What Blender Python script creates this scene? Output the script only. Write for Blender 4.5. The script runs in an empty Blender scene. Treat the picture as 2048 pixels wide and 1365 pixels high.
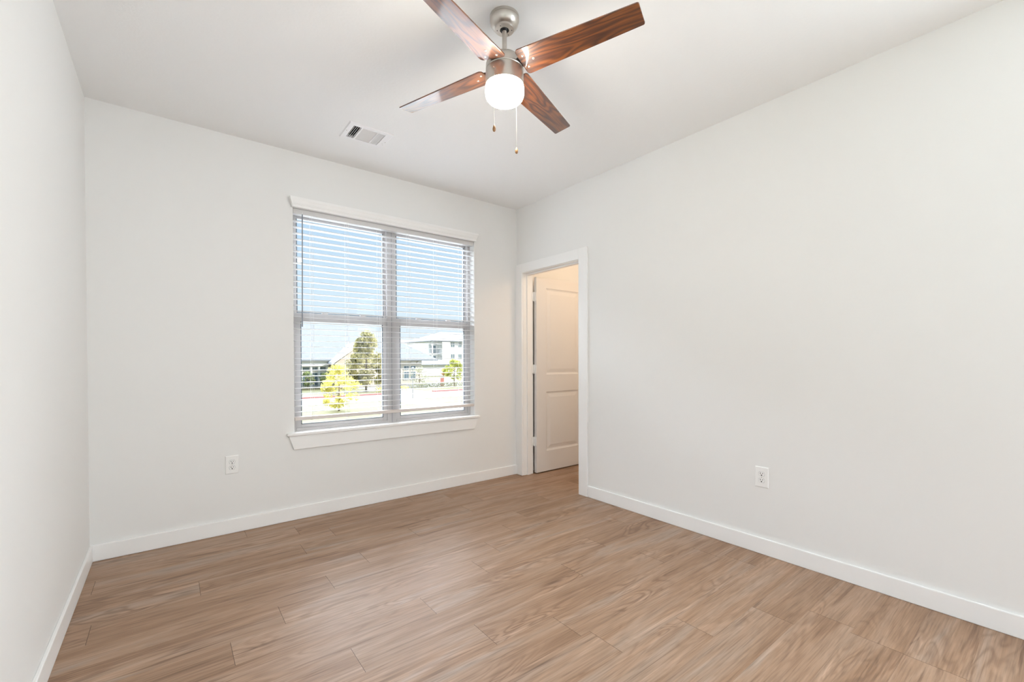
import bpy, bmesh, math, random
from mathutils import Vector, Matrix, Euler

random.seed(7)
SC = bpy.context.scene
COL = SC.collection
R = math.radians

# ------------------------------------------------------------------ room sizes (metres)
W = 3.24          # width of the back wall
H = 2.743         # ceiling height
D = 5.60          # room depth
WT = 0.125        # thickness of the partition wall
GZ = -2.6         # ground level outside (the room is one storey up)

# ------------------------------------------------------------------ camera
cam_data = bpy.data.cameras.new('camera')
cam = bpy.data.objects.new('camera', cam_data)
COL.objects.link(cam)
cam_data.sensor_width = 36.0
cam_data.lens = 881.34 / 2048 * 36.0
cam_data.shift_x = 0.0
cam_data.shift_y = (726.97 - 682.5) / 2048
cam_data.clip_start = 0.02
cam_data.clip_end = 600
yaw, pitch, roll = 0.661357, -0.010228, -0.00285
_f = Vector((math.sin(yaw) * math.cos(pitch), math.cos(yaw) * math.cos(pitch), math.sin(pitch)))
_r = Vector((math.cos(yaw), -math.sin(yaw), 0))
_u = _r.cross(_f)
_r2 = _r * math.cos(roll) + _u * math.sin(roll)
_u2 = -_r * math.sin(roll) + _u * math.cos(roll)
cam.matrix_world = Matrix(((_r2.x, _u2.x, -_f.x, 0.3802), (_r2.y, _u2.y, -_f.y, -3.5896),
                           (_r2.z, _u2.z, -_f.z, 1.199), (0, 0, 0, 1)))
SC.camera = cam

# ------------------------------------------------------------------ exposure
vs = SC.view_settings
vs.view_transform = 'Standard'
vs.look = 'None'
vs.gamma = 1.0
vs.use_curve_mapping = False
vs.exposure = 0.2
SC.cycles.diffuse_bounces = 8
SC.cycles.max_bounces = 16

# ------------------------------------------------------------------ sky
world = bpy.data.worlds.new('sky')
SC.world = world
world.use_nodes = True
wn, wl = world.node_tree.nodes, world.node_tree.links
wn.clear()
w_out = wn.new('ShaderNodeOutputWorld')
w_bg = wn.new('ShaderNodeBackground')
w_tc = wn.new('ShaderNodeTexCoord')
w_sep = wn.new('ShaderNodeSeparateXYZ')
w_rmp = wn.new('ShaderNodeValToRGB')
el = w_rmp.color_ramp.elements
el[0].position, el[0].color = 0.0, (0.78, 0.85, 0.90, 1)
el[1].position, el[1].color = 0.45, (0.42, 0.60, 0.84, 1)
for p_, c_ in ((0.14, (0.62, 0.76, 0.88)), (0.30, (0.46, 0.64, 0.84))):
    e = el.new(p_)
    e.color = (*c_, 1)
# bright sky band added above the camera's view to light the room
SKY_BOOST = 36.0
def w_step(sock, a, b):
    m = wn.new('ShaderNodeMapRange')
    m.interpolation_type = 'SMOOTHSTEP'
    m.inputs['From Min'].default_value, m.inputs['From Max'].default_value = a, b
    wl.new(sock, m.inputs['Value'])
    return m.outputs[0]
def w_mul(a, b):
    m = wn.new('ShaderNodeMath')
    m.operation = 'MULTIPLY'
    wl.new(a, m.inputs[0])
    wl.new(b, m.inputs[1])
    return m.outputs[0]
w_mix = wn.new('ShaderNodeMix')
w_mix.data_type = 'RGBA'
w_mix.inputs['B'].default_value = (SKY_BOOST * 0.90, SKY_BOOST * 0.96, SKY_BOOST * 1.06, 1)
wl.new(w_tc.outputs['Generated'], w_sep.inputs[0])
wl.new(w_sep.outputs['Z'], w_rmp.inputs[0])
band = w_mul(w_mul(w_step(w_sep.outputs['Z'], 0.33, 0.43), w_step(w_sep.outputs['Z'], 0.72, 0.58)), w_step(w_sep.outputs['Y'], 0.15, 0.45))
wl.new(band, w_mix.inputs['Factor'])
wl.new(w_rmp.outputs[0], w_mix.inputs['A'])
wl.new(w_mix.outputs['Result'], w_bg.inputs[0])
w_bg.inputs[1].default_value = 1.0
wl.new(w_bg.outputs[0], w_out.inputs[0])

# ------------------------------------------------------------------ sun, fill lights added behind the camera, lamp of the next room
def add_light(name, kind, loc, energy, color, **kw):
    d = bpy.data.lights.new(name, kind)
    d.energy = energy
    d.color = color
    for k, v in kw.items():
        setattr(d, k, v)
    o = bpy.data.objects.new(name, d)
    COL.objects.link(o)
    o.location = loc
    return o

sun = add_light('sun', 'SUN', (0, -20, 30), 7.6, (1.0, 0.95, 0.86), angle=R(0.6))
sun.rotation_euler = Vector((-0.72, 0.40, -0.62)).to_track_quat('-Z', 'Y').to_euler()
SW = (-5.35, -3.75, 0.45, 2.42)     # openings added in the side walls behind the camera for the fill lights: y0, y1, z0, z1
LEFT_FILL, RIGHT_FILL = 7.0, 78.0  # unseen area lights, added to brighten the walls and ceiling
for nm, x_, rz_, en_ in (('left_fill_light', -0.20, -90, LEFT_FILL), ('right_fill_light', W + WT + 0.10, 90, RIGHT_FILL)):
    lt = add_light(nm, 'AREA', (x_, (SW[0] + SW[1]) / 2, (SW[2] + SW[3]) / 2), en_, (0.85, 0.945, 1.0),
                   shape='RECTANGLE', size=SW[1] - SW[0], size_y=SW[3] - SW[2])
    lt.rotation_euler = (R(90), 0, R(rz_))
add_light('next_room_lamp', 'POINT', (3.95, -1.30, 2.30), 14.0, (1.0, 0.74, 0.51), shadow_soft_size=0.10)

# ------------------------------------------------------------------ materials
def new_mat(name):
    m = bpy.data.materials.new(name)
    m.use_nodes = True
    n, l = m.node_tree.nodes, m.node_tree.links
    return m, n, l, n['Principled BSDF']

def plain(name, col, rough=0.5, metal=0.0, spec=0.5, bump=None, coat=0.0, emit=None, var=0.0, var_scale=4.0):
    m, n, l, b = new_mat(name)
    b.inputs['Base Color'].default_value = (*col, 1)
    b.inputs['Roughness'].default_value = rough
    b.inputs['Metallic'].default_value = metal
    b.inputs['Specular IOR Level'].default_value = spec
    if coat:
        b.inputs['Coat Weight'].default_value = coat
        b.inputs['Coat Roughness'].default_value = 0.06
    if emit:
        b.inputs['Emission Color'].default_value = (*emit[:3], 1)
        b.inputs['Emission Strength'].default_value = emit[3]
    tc = n.new('ShaderNodeTexCoord')
    if var:
        ns = n.new('ShaderNodeTexNoise')
        ns.inputs['Scale'].default_value = var_scale
        ns.inputs['Detail'].default_value = 4
        l.new(tc.outputs['Object'], ns.inputs['Vector'])
        mx = n.new('ShaderNodeMix')
        mx.data_type = 'RGBA'
        mx.inputs['A'].default_value = (*[c * (1 - var) for c in col], 1)
        mx.inputs['B'].default_value = (*[min(1, c * (1 + var)) for c in col], 1)
        l.new(ns.outputs['Fac'], mx.inputs['Factor'])
        l.new(mx.outputs['Result'], b.inputs['Base Color'])
    if bump:
        ns = n.new('ShaderNodeTexNoise')
        ns.inputs['Scale'].default_value = bump[0]
        ns.inputs['Detail'].default_value = 3
        l.new(tc.outputs['Object'], ns.inputs['Vector'])
        bp = n.new('ShaderNodeBump')
        bp.inputs['Strength'].default_value = bump[1]
        bp.inputs['Distance'].default_value = bump[2]
        l.new(ns.outputs['Fac'], bp.inputs['Height'])
        l.new(bp.outputs[0], b.inputs['Normal'])
    return m

def ramp(n, stops):
    r = n.new('ShaderNodeValToRGB')
    el = r.color_ramp.elements
    el[0].position, el[0].color = stops[0][0], (*stops[0][1], 1)
    el[1].position, el[1].color = stops[-1][0], (*stops[-1][1], 1)
    for p, c in stops[1:-1]:
        x = el.new(p)
        x.color = (*c, 1)
    return r

def mat_floor():
    m, n, l, b = new_mat('vinyl_plank')
    tc = n.new('ShaderNodeTexCoord')
    at = n.new('ShaderNodeAttribute')
    at.attribute_name = 'plank'
    off = n.new('ShaderNodeVectorMath'); off.operation = 'MULTIPLY'
    off.inputs[1].default_value = (37.0, 19.0, 11.0)
    comb = n.new('ShaderNodeCombineXYZ')
    for i in range(3):
        l.new(at.outputs['Fac'], comb.inputs[i])
    l.new(comb.outputs[0], off.inputs[0])
    add = n.new('ShaderNodeVectorMath'); add.operation = 'ADD'
    l.new(tc.outputs['Object'], add.inputs[0])
    l.new(off.outputs[0], add.inputs[1])

    def scaled(s):
        v = n.new('ShaderNodeVectorMath'); v.operation = 'MULTIPLY'
        v.inputs[1].default_value = s
        l.new(add.outputs[0], v.inputs[0])
        return v.outputs[0]

    def noise(vec, scale, detail, dist=0.0, rough=0.55):
        t = n.new('ShaderNodeTexNoise')
        t.inputs['Scale'].default_value = scale
        t.inputs['Detail'].default_value = detail
        t.inputs['Distortion'].default_value = dist
        t.inputs['Roughness'].default_value = rough
        l.new(vec, t.inputs['Vector'])
        return t.outputs['Fac']
    broad = noise(scaled((0.9, 7.0, 1.0)), 1.0, 5, 0.9)
    cols = ramp(n, [(0.28, (0.235, 0.133, 0.075)), (0.43, (0.320, 0.193, 0.117)), (0.56, (0.370, 0.240, 0.160)), (0.74, (0.355, 0.270, 0.212))])
    l.new(broad, cols.inputs[0])
    # cathedral figure : rings stretched along the plank
    nz = n.new('ShaderNodeTexNoise'); nz.inputs['Scale'].default_value = 1.0; nz.inputs['Detail'].default_value = 2.0
    nz.inputs['Distortion'].default_value = 0.8
    l.new(scaled((1.5, 9.0, 1.0)), nz.inputs['Vector'])
    fq = n.new('ShaderNodeMath'); fq.operation = 'MULTIPLY'; fq.inputs[1].default_value = 62.0
    l.new(nz.outputs['Fac'], fq.inputs[0])
    wv = n.new('ShaderNodeMath'); wv.operation = 'SINE'
    l.new(fq.outputs[0], wv.inputs[0])
    figmask = noise(scaled((0.8, 3.2, 1.0)), 1.3, 2)
    fm = n.new('ShaderNodeMapRange')
    fm.inputs['From Min'].default_value = 0.50; fm.inputs['From Max'].default_value = 0.68
    fm.inputs['To Min'].default_value = 0.08; fm.inputs['To Max'].default_value = 0.55
    l.new(figmask, fm.inputs['Value'])
    mf = n.new('ShaderNodeMix'); mf.data_type = 'RGBA'; mf.blend_type = 'MULTIPLY'
    wr = ramp(n, [(0.0, (0.52, 0.43, 0.37)), (0.45, (1, 1, 1)), (1.0, (1.22, 1.22, 1.24))])
    wm = n.new('ShaderNodeMapRange'); wm.inputs['From Min'].default_value = -1.0; wm.inputs['From Max'].default_value = 1.0
    l.new(wv.outputs[0], wm.inputs['Value'])
    l.new(wm.outputs[0], wr.inputs[0])
    l.new(fm.outputs[0], mf.inputs['Factor'])
    l.new(cols.outputs[0], mf.inputs['A'])
    l.new(wr.outputs[0], mf.inputs['B'])
    # fine pores and pale cerused streaks
    fine = noise(scaled((5.0, 150.0, 1.0)), 1.0, 3, 0.2)
    fr = ramp(n, [(0.30, (0.66, 0.64, 0.62)), (0.50, (1, 1, 1)), (0.75, (1.22, 1.22, 1.23))])
    l.new(fine, fr.inputs[0])
    m2 = n.new('ShaderNodeMix'); m2.data_type = 'RGBA'; m2.blend_type = 'MULTIPLY'
    m2.inputs['Factor'].default_value = 0.75
    l.new(mf.outputs['Result'], m2.inputs['A']); l.new(fr.outputs[0], m2.inputs['B'])
    dark = noise(scaled((1.9, 46.0, 1.0)), 1.0, 5, 0.6)
    dr = ramp(n, [(0.28, (0.48, 0.41, 0.36)), (0.42, (1, 1, 1)), (0.58, (1, 1, 1)), (0.72, (1.34, 1.36, 1.40))])
    l.new(dark, dr.inputs[0])
    m3 = n.new('ShaderNodeMix'); m3.data_type = 'RGBA'; m3.blend_type = 'MULTIPLY'
    m3.inputs['Factor'].default_value = 0.8
    l.new(m2.outputs['Result'], m3.inputs['A']); l.new(dr.outputs[0], m3.inputs['B'])
    # plank to plank tone
    pr = n.new('ShaderNodeMapRange')
    pr.inputs['To Min'].default_value = 0.965; pr.inputs['To Max'].default_value = 1.035
    l.new(at.outputs['Fac'], pr.inputs['Value'])
    m4 = n.new('ShaderNodeVectorMath'); m4.operation = 'SCALE'
    l.new(m3.outputs['Result'], m4.inputs[0]); l.new(pr.outputs[0], m4.inputs['Scale'])
    l.new(m4.outputs[0], b.inputs['Base Color'])
    b.inputs['Roughness'].default_value = 0.48
    b.inputs['Specular IOR Level'].default_value = 0.5
    bp = n.new('ShaderNodeBump')
    bp.inputs['Strength'].default_value = 0.18; bp.inputs['Distance'].default_value = 0.0006
    l.new(fine, bp.inputs['Height']); l.new(bp.outputs[0], b.inputs['Normal'])
    return m

def mat_blade():
    m, n, l, b = new_mat('cherry_blade')
    tc = n.new('ShaderNodeTexCoord')
    oi = n.new('ShaderNodeObjectInfo')
    cm = n.new('ShaderNodeVectorMath'); cm.operation = 'SCALE'
    cm.inputs[0].default_value = (9.0, 5.0, 3.0)
    l.new(oi.outputs['Random'], cm.inputs['Scale'])
    ad = n.new('ShaderNodeVectorMath'); ad.operation = 'ADD'
    l.new(tc.outputs['Object'], ad.inputs[0]); l.new(cm.outputs[0], ad.inputs[1])
    sc = n.new('ShaderNodeVectorMath'); sc.operation = 'MULTIPLY'
    sc.inputs[1].default_value = (1.3, 6.5, 1.0)
    l.new(ad.outputs[0], sc.inputs[0])
    nz = n.new('ShaderNodeTexNoise'); nz.inputs['Scale'].default_value = 1.9; nz.inputs['Detail'].default_value = 1.5
    nz.inputs['Distortion'].default_value = 0.5
    l.new(sc.outputs[0], nz.inputs['Vector'])
    fq = n.new('ShaderNodeMath'); fq.operation = 'MULTIPLY'; fq.inputs[1].default_value = 46.0
    l.new(nz.outputs['Fac'], fq.inputs[0])
    sn = n.new('ShaderNodeMath'); sn.operation = 'SINE'
    l.new(fq.outputs[0], sn.inputs[0])
    mr = n.new('ShaderNodeMapRange'); mr.inputs['From Min'].default_value = -1.0; mr.inputs['From Max'].default_value = 1.0
    l.new(sn.outputs[0], mr.inputs['Value'])
    rp = ramp(n, [(0.0, (0.075, 0.019, 0.005)), (0.35, (0.130, 0.034, 0.007)), (0.7, (0.185, 0.054, 0.009)), (1.0, (0.20, 0.060, 0.010))])
    l.new(mr.outputs[0], rp.inputs[0])
    s2 = n.new('ShaderNodeVectorMath'); s2.operation = 'MULTIPLY'
    s2.inputs[1].default_value = (6.0, 160.0, 1.0)
    l.new(ad.outputs[0], s2.inputs[0])
    ns = n.new('ShaderNodeTexNoise'); ns.inputs['Scale'].default_value = 1.0; ns.inputs['Detail'].default_value = 3
    l.new(s2.outputs[0], ns.inputs['Vector'])
    r2 = ramp(n, [(0.35, (0.62, 0.58, 0.55)), (0.6, (1.15, 1.12, 1.1))])
    l.new(ns.outputs['Fac'], r2.inputs[0])
    mx = n.new('ShaderNodeMix'); mx.data_type = 'RGBA'; mx.blend_type = 'MULTIPLY'
    mx.inputs['Factor'].default_value = 0.8
    l.new(rp.outputs[0], mx.inputs['A']); l.new(r2.outputs[0], mx.inputs['B'])
    l.new(mx.outputs['Result'], b.inputs['Base Color'])
    b.inputs['Roughness'].default_value = 0.45
    b.inputs['Specular IOR Level'].default_value = 0.3
    b.inputs['Specular IOR Level'].default_value = 0.6
    b.inputs['Coat Weight'].default_value = 1.0
    b.inputs['Coat IOR'].default_value = 1.75
    b.inputs['Coat Roughness'].default_value = 0.07
    return m

def mat_glass():
    m = bpy.data.materials.new('window_glass')
    m.use_nodes = True
    n, l = m.node_tree.nodes, m.node_tree.links
    n.clear()
    o = n.new('ShaderNodeOutputMaterial')
    t = n.new('ShaderNodeBsdfTransparent'); t.inputs[0].default_value = (0.97, 0.985, 0.985, 1)
    g = n.new('ShaderNodeBsdfGlossy'); g.inputs['Roughness'].default_value = 0.0
    f = n.new('ShaderNodeFresnel'); f.inputs['IOR'].default_value = 1.18
    mx = n.new('ShaderNodeMixShader')
    l.new(f.outputs[0], mx.inputs[0]); l.new(t.outputs[0], mx.inputs[1]); l.new(g.outputs[0], mx.inputs[2])
    l.new(mx.outputs[0], o.inputs[0])
    return m

def mat_leaf(name, c1, c2, c3):
    m, n, l, b = new_mat(name)
    tc = n.new('ShaderNodeTexCoord')
    ns = n.new('ShaderNodeTexNoise'); ns.inputs['Scale'].default_value = 2.6; ns.inputs['Detail'].default_value = 6
    l.new(tc.outputs['Object'], ns.inputs['Vector'])
    rp = ramp(n, [(0.30, c1), (0.5, c2), (0.70, c3)])
    l.new(ns.outputs['Fac'], rp.inputs[0])
    l.new(rp.outputs[0], b.inputs['Base Color'])
    b.inputs['Roughness'].default_value = 0.7
    tr = n.new('ShaderNodeBsdfTranslucent')
    l.new(rp.outputs[0], tr.inputs[0])
    mx = n.new('ShaderNodeMixShader'); mx.inputs[0].default_value = 0.35
    out = n['Material Output']
    l.new(b.outputs[0], mx.inputs[1]); l.new(tr.outputs[0], mx.inputs[2]); l.new(mx.outputs[0], out.inputs[0])
    return m

M = {}
M['wall'] = plain('wall_paint', (0.82, 0.82, 0.81), 0.7, bump=(160, 0.12, 0.0012), spec=0.3)
M['ceil'] = plain('ceiling_paint', (0.87, 0.875, 0.875), 0.85, bump=(75, 0.25, 0.002), spec=0.2)
M['trim'] = plain('trim_paint', (0.89, 0.89, 0.885), 0.35, spec=0.4)
M['door'] = plain('door_paint', (0.76, 0.745, 0.735), 0.38, spec=0.4)
M['floor'] = mat_floor()
M['under'] = plain('dark_joint', (0.05, 0.035, 0.028), 0.9)
M['nickel'] = plain('brushed_nickel', (0.60, 0.565, 0.52), 0.34, metal=1.0, bump=(40, 0.02, 0.001))
M['screw'] = plain('bright_screw', (0.80, 0.79, 0.77), 0.2, metal=1.0)
M['black'] = plain('black_rubber', (0.012, 0.012, 0.012), 0.4)
M['hole'] = plain('dark_hole', (0.02, 0.02, 0.022), 0.9)
M['blade'] = mat_blade()
M['globe'] = plain('lit_opal_glass', (0.9, 0.88, 0.84), 0.25, emit=(1.0, 0.94, 0.84, 64.0))
M['chain'] = plain('bead_chain', (0.30, 0.29, 0.27), 0.35, metal=1.0)
M['fob'] = plain('bronze_fob', (0.33, 0.17, 0.07), 0.35, metal=0.3, coat=0.4)
M['vinyl'] = plain('window_vinyl', (0.53, 0.51, 0.505), 0.45)
M['bead'] = plain('dark_glazing_bead', (0.10, 0.13, 0.16), 0.5)
M['slat'] = plain('white_slat', (0.68, 0.675, 0.675), 0.4, spec=0.4)
M['rail'] = plain('ivory_rail', (0.70, 0.645, 0.61), 0.4)
M['cord'] = plain('white_cord', (0.85, 0.85, 0.85), 0.8)
M['wand'] = plain('grey_wand', (0.26, 0.29, 0.33), 0.25)
M['plate'] = plain('white_plastic', (0.88, 0.88, 0.87), 0.3)
M['slot'] = plain('outlet_slot', (0.03, 0.03, 0.03), 0.8)
M['vent'] = plain('white_enamel', (0.86, 0.86, 0.87), 0.4)
M['glass'] = mat_glass()
M['grass'] = plain('lawn_grass', (0.135, 0.13, 0.055), 0.95, var=0.35, var_scale=0.5)
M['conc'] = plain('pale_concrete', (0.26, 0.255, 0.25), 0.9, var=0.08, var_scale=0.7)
M['bounce_ground'] = plain('bounce_concrete', (0.55, 0.54, 0.52), 0.9, var=0.15, var_scale=2.0)  # kept pale to bounce light up to the window and fan blades
M['redkerb'] = plain('red_kerb_paint', (0.50, 0.20, 0.185), 0.7, var=0.15, var_scale=1.5)
M['shingle'] = plain('grey_shingle', (0.235, 0.25, 0.275), 0.9, var=0.12, var_scale=3.0)
M['cream'] = plain('cream_stucco', (0.66, 0.62, 0.55), 0.85, var=0.05)
M['white'] = plain('white_board', (0.75, 0.75, 0.73), 0.7)
M['brick'] = plain('tan_brick', (0.62, 0.53, 0.46), 0.9, var=0.15, var_scale=6)
M['siding'] = plain('grey_siding', (0.62, 0.60, 0.58), 0.8, var=0.05)
M['pane'] = plain('house_pane', (0.13, 0.19, 0.23), 0.08)
M['bark'] = plain('tree_bark', (0.20, 0.15, 0.11), 0.9, var=0.3, var_scale=8)
M['iron'] = plain('grey_pole', (0.30, 0.31, 0.30), 0.6)
M['autumn'] = mat_leaf('autumn_leaf', (0.07, 0.07, 0.045), (0.38, 0.35, 0.15), (0.80, 0.72, 0.38))
M['yellow'] = mat_leaf('yellow_leaf', (0.46, 0.43, 0.11), (0.72, 0.66, 0.20), (0.88, 0.80, 0.36))
M['lime'] = mat_leaf('lime_leaf', (0.30, 0.34, 0.08), (0.50, 0.52, 0.14), (0.68, 0.64, 0.24))
M['pale'] = mat_leaf('pale_leaf', (0.20, 0.21, 0.13), (0.36, 0.36, 0.26), (0.5, 0.48, 0.36))
M['green'] = mat_leaf('green_leaf', (0.10, 0.14, 0.05), (0.24, 0.30, 0.12), (0.42, 0.44, 0.22))
M['orange'] = mat_leaf('orange_leaf', (0.34, 0.19, 0.06), (0.46, 0.30, 0.11), (0.55, 0.42, 0.2))

# ------------------------------------------------------------------ builders
class MB:
    """collects shapes and links them as one mesh object"""
    def __init__(self):
        self.v, self.f = [], []

    def add(self, vs, fs):
        o = len(self.v)
        self.v += [tuple(p) for p in vs]
        self.f += [tuple(i + o for i in q) for q in fs]
        return self

    def box(self, x0, x1, y0, y1, z0, z1, m=None):
        vs = [(x, y, z) for z in (z0, z1) for y in (y0, y1) for x in (x0, x1)]
        if m:
            vs = [tuple(m @ Vector(p)) for p in vs]
        return self.add(vs, [(0, 2, 3, 1), (4, 5, 7, 6), (0, 1, 5, 4), (2, 6, 7, 3), (0, 4, 6, 2), (1, 3, 7, 5)])

    def loft(self, rings, cap=True):
        k = len(rings[0])
        vs = [p for r in rings for p in r]
        fs = []
        for i in range(len(rings) - 1):
            for j in range(k):
                a, b = i * k + j, i * k + (j + 1) % k
                fs.append((a, b, b + k, a + k))
        if cap:
            fs.append(tuple(reversed(range(k))))
            fs.append(tuple(range((len(rings) - 1) * k, len(rings) * k)))
        return self.add(vs, fs)

    def lathe(self, prof, c=(0, 0, 0), seg=48, cap=True):
        rings = [[(c[0] + r * math.cos(2 * math.pi * j / seg), c[1] + r * math.sin(2 * math.pi * j / seg), c[2] + z)
                  for j in range(seg)] for r, z in prof]
        return self.loft(rings, cap)

    def tube(self, p, q, r0, r1=None, seg=10):
        p, q = Vector(p), Vector(q)
        r1 = r0 if r1 is None else r1
        d = (q - p).normalized()
        a = d.orthogonal().normalized()
        b = d.cross(a)
        rings = [[tuple(c + (a * math.cos(2 * math.pi * j / seg) + b * math.sin(2 * math.pi * j / seg)) * r) for j in range(seg)]
                 for c, r in ((p, r0), (q, r1))]
        return self.loft(rings)

    def ball(self, c, r, seg=8, rings=5, sz=1.0):
        prof = [(max(1e-4, r * math.sin(math.pi * i / rings)), -sz * r * math.cos(math.pi * i / rings)) for i in range(rings + 1)]
        return self.lathe(prof, c, seg)

    def build(self, name, mat, parent=None, org=None, bevel=0.0, smooth=None, segs=2):
        if org is None:
            org = ORG.get(parent.name, (0, 0, 0)) if parent else (0, 0, 0)
        me = bpy.data.meshes.new(name)
        me.from_pydata([(a - org[0], b - org[1], c - org[2]) for a, b, c in self.v], [], self.f)
        bm = bmesh.new(); bm.from_mesh(me)
        bmesh.ops.recalc_face_normals(bm, faces=bm.faces)
        bm.to_mesh(me); bm.free()
        me.materials.append(mat)
        o = bpy.data.objects.new(name, me)
        COL.objects.link(o)
        if parent:
            o.parent = parent
            ORG[o.name] = org
        else:
            o.location = org
            ORG[o.name] = org
        if smooth is not None:
            for p in me.polygons:
                p.use_smooth = True
            me.set_sharp_from_angle(angle=R(smooth))
        if bevel:
            md = o.modifiers.new('bevel', 'BEVEL')
            md.width = bevel; md.segments = segs; md.limit_method = 'ANGLE'; md.angle_limit = R(35)
        return o

ORG = {}

def tag(o, label, cat, group=None, kind=None):
    o['label'] = label
    o['category'] = cat
    if group: o['group'] = group
    if kind: o['kind'] = kind
    return o

def thing(name, loc, label, cat, group=None, kind=None, rz=0.0):
    o = bpy.data.objects.new(name, None)
    o.empty_display_size = 0.1
    COL.objects.link(o)
    o.location = loc
    o.rotation_euler = (0, 0, rz)
    ORG[o.name] = loc
    return tag(o, label, cat, group, kind)

def struct(o, label, cat):
    return tag(o, label, cat, None, 'structure')

def copy_tree(o, parent=None):
    c = o.copy()
    COL.objects.link(c)
    c.parent = parent
    for ch in list(o.children):
        copy_tree(ch, c)
    return c

def wall_x(x0, x1, y0, y1, z0, z1, holes):
    """wall slab running along X with rectangular holes (hx0, hx1, hz0, hz1)"""
    mb = MB()
    cur = x0
    for hx0, hx1, hz0, hz1 in sorted(holes):
        mb.box(cur, hx0, y0, y1, z0, z1)
        if hz0 > z0: mb.box(hx0, hx1, y0, y1, z0, hz0)
        if hz1 < z1: mb.box(hx0, hx1, y0, y1, hz1, z1)
        cur = hx1
    mb.box(cur, x1, y0, y1, z0, z1)
    return mb

# ------------------------------------------------------------------ setting : floor
JO = {0: [0.786], 1: [1.077], 2: [0.056, 1.246], 3: [1.04], 4: [0.497], 5: [0.093], 6: [1.054], 7: [0.787], 8: [0.575], 9: [1.363],
      10: [0.964], 11: [1.455], 12: [1.774], 13: [0.62], 14: [2.218], 15: [2.588], 16: [0.35], 17: [2.715], 18: [2.712], 19: [1.5], 20: [0.9], 21: [2.0], 22: [0.3]}
def make_floor():
    pw, pl, y_top, gap = 0.1772, 1.208, 0.025, 0.0007
    X0, X1, Y0, Y1 = -0.12, 5.0, -D - 0.12, 0.0
    vs, fs, tone = [], [], []
    rnd = random.Random(11)
    for k in range(34):
        ya, yb = min(Y1, y_top - pw * k), max(Y0, y_top - pw * (k + 1))
        if yb >= ya: continue
        j0 = JO.get(k, [rnd.uniform(0, 1.2)])[0]
        xs = [j0 + pl * q for q in range(-3, 6)]
        xs = [X0] + [x for x in xs if X0 + 0.02 < x < X1 - 0.02] + [X1]
        for a, b in zip(xs, xs[1:]):
            o = len(vs)
            g0 = 0.0 if a == X0 else gap
            g1 = 0.0 if b == X1 else gap
            h = 0.00012
            vs += [(a + g0, yb + h, 0), (b - g1, yb + h, 0), (b - g1, ya - h, 0), (a + g0, ya - h, 0)]
            fs.append((o, o + 1, o + 2, o + 3)); tone.append(rnd.random())
    npl = len(fs)
    o = len(vs)
    vs += [(X0, Y0, -0.0015), (X1, Y0, -0.0015), (X1, Y1, -0.0015), (X0, Y1, -0.0015)]
    fs.append((o, o + 1, o + 2, o + 3)); tone.append(0.5)
    o = len(vs)
    vs += [(x, y, z) for z in (-0.12, -0.002) for y in (Y0, Y1) for x in (X0, X1)]
    fs += [tuple(o + i for i in q) for q in ((0, 2, 3, 1), (4, 5, 7, 6), (0, 1, 5, 4), (2, 6, 7, 3), (0, 4, 6, 2), (1, 3, 7, 5))]
    tone += [0.5] * 6
    me = bpy.data.meshes.new('floor')
    me.from_pydata(vs, [], fs)
    a = me.attributes.new('plank', 'FLOAT', 'FACE')
    for i, t in enumerate(tone):
        a.data[i].value = t
    me.materials.append(M['floor']); me.materials.append(M['under'])
    for i, p in enumerate(me.polygons):
        p.material_index = 0 if i < npl else 1
    ob = bpy.data.objects.new('floor', me)
    COL.objects.link(ob)
    struct(ob, 'light brown wood plank floor running from wall to wall', 'floor')
make_floor()

# ------------------------------------------------------------------ setting : ceiling with the hole of the air register
VX0, VX1, VY0, VY1 = 1.318, 1.618, -0.69, -0.447
hx0, hx1, hy0, hy1 = VX0 + 0.033, VX1 - 0.046, VY0 + 0.030, VY1 - 0.030
mb = MB()
for a in ((-0.12, hx0, -D - 0.12, 0.15), (hx1, 5.1, -D - 0.12, 0.15), (hx0, hx1, -D - 0.12, hy0), (hx0, hx1, hy1, 0.15)):
    mb.box(a[0], a[1], a[2], a[3], H, H + 0.15)
struct(mb.build('ceiling', M['ceil']), 'flat off white ceiling with a fine texture', 'ceiling')

# ------------------------------------------------------------------ setting : walls
WX0, WX1, WZ0, WZ1 = 1.115, 2.715, 0.630, 2.335          # main window opening
mb = wall_x(-0.12, 5.1, 0.0, 0.15, GZ, H, [(WX0, WX1, WZ0, WZ1)])
struct(mb.build('wall_back', M['wall']), 'off white back wall around the window', 'wall')
mb = MB().box(-0.12, 0.0, -D - 0.12, SW[0], -0.12, H).box(-0.12, 0.0, SW[1], 0.0, -0.12, H)
mb.box(-0.12, 0.0, SW[0], SW[1], -0.12, SW[2]).box(-0.12, 0.0, SW[0], SW[1], SW[3], H)
struct(mb.build('wall_left', M['wall']), 'blank off white wall at the left edge', 'wall')
DY0, DY1, DZ = -0.885, -0.105, 2.068                       # clear door opening in the right wall
mb = MB()
mb.box(W, W + WT, DY1 + 0.02, 0.0, 0.0, H)
mb.box(W, W + WT, DY0 - 0.02, DY1 + 0.02, DZ + 0.02, H)
mb.box(W, W + WT, SW[1], DY0 - 0.02, 0.0, H).box(W, W + WT, -D, SW[0], 0.0, H)
mb.box(W, W + WT, SW[0], SW[1], SW[3], H).box(W, W + WT, SW[0], SW[1], 0.0, SW[2])
struct(mb.build('wall_right', M['wall']), 'wide off white wall right of the doorway', 'wall')
mb = MB().box(-0.12, 5.1, -D - 0.12, -D, -0.12, H)
struct(mb.build('wall_rear', M['wall']), 'off white wall behind the camera', 'wall')
mb = MB().box(5.0, 5.1, -D, 0.0, -0.12, H)
struct(mb.build('wall_far', M['wall']), 'off white end wall of the room beyond the doorway', 'wall')
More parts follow.
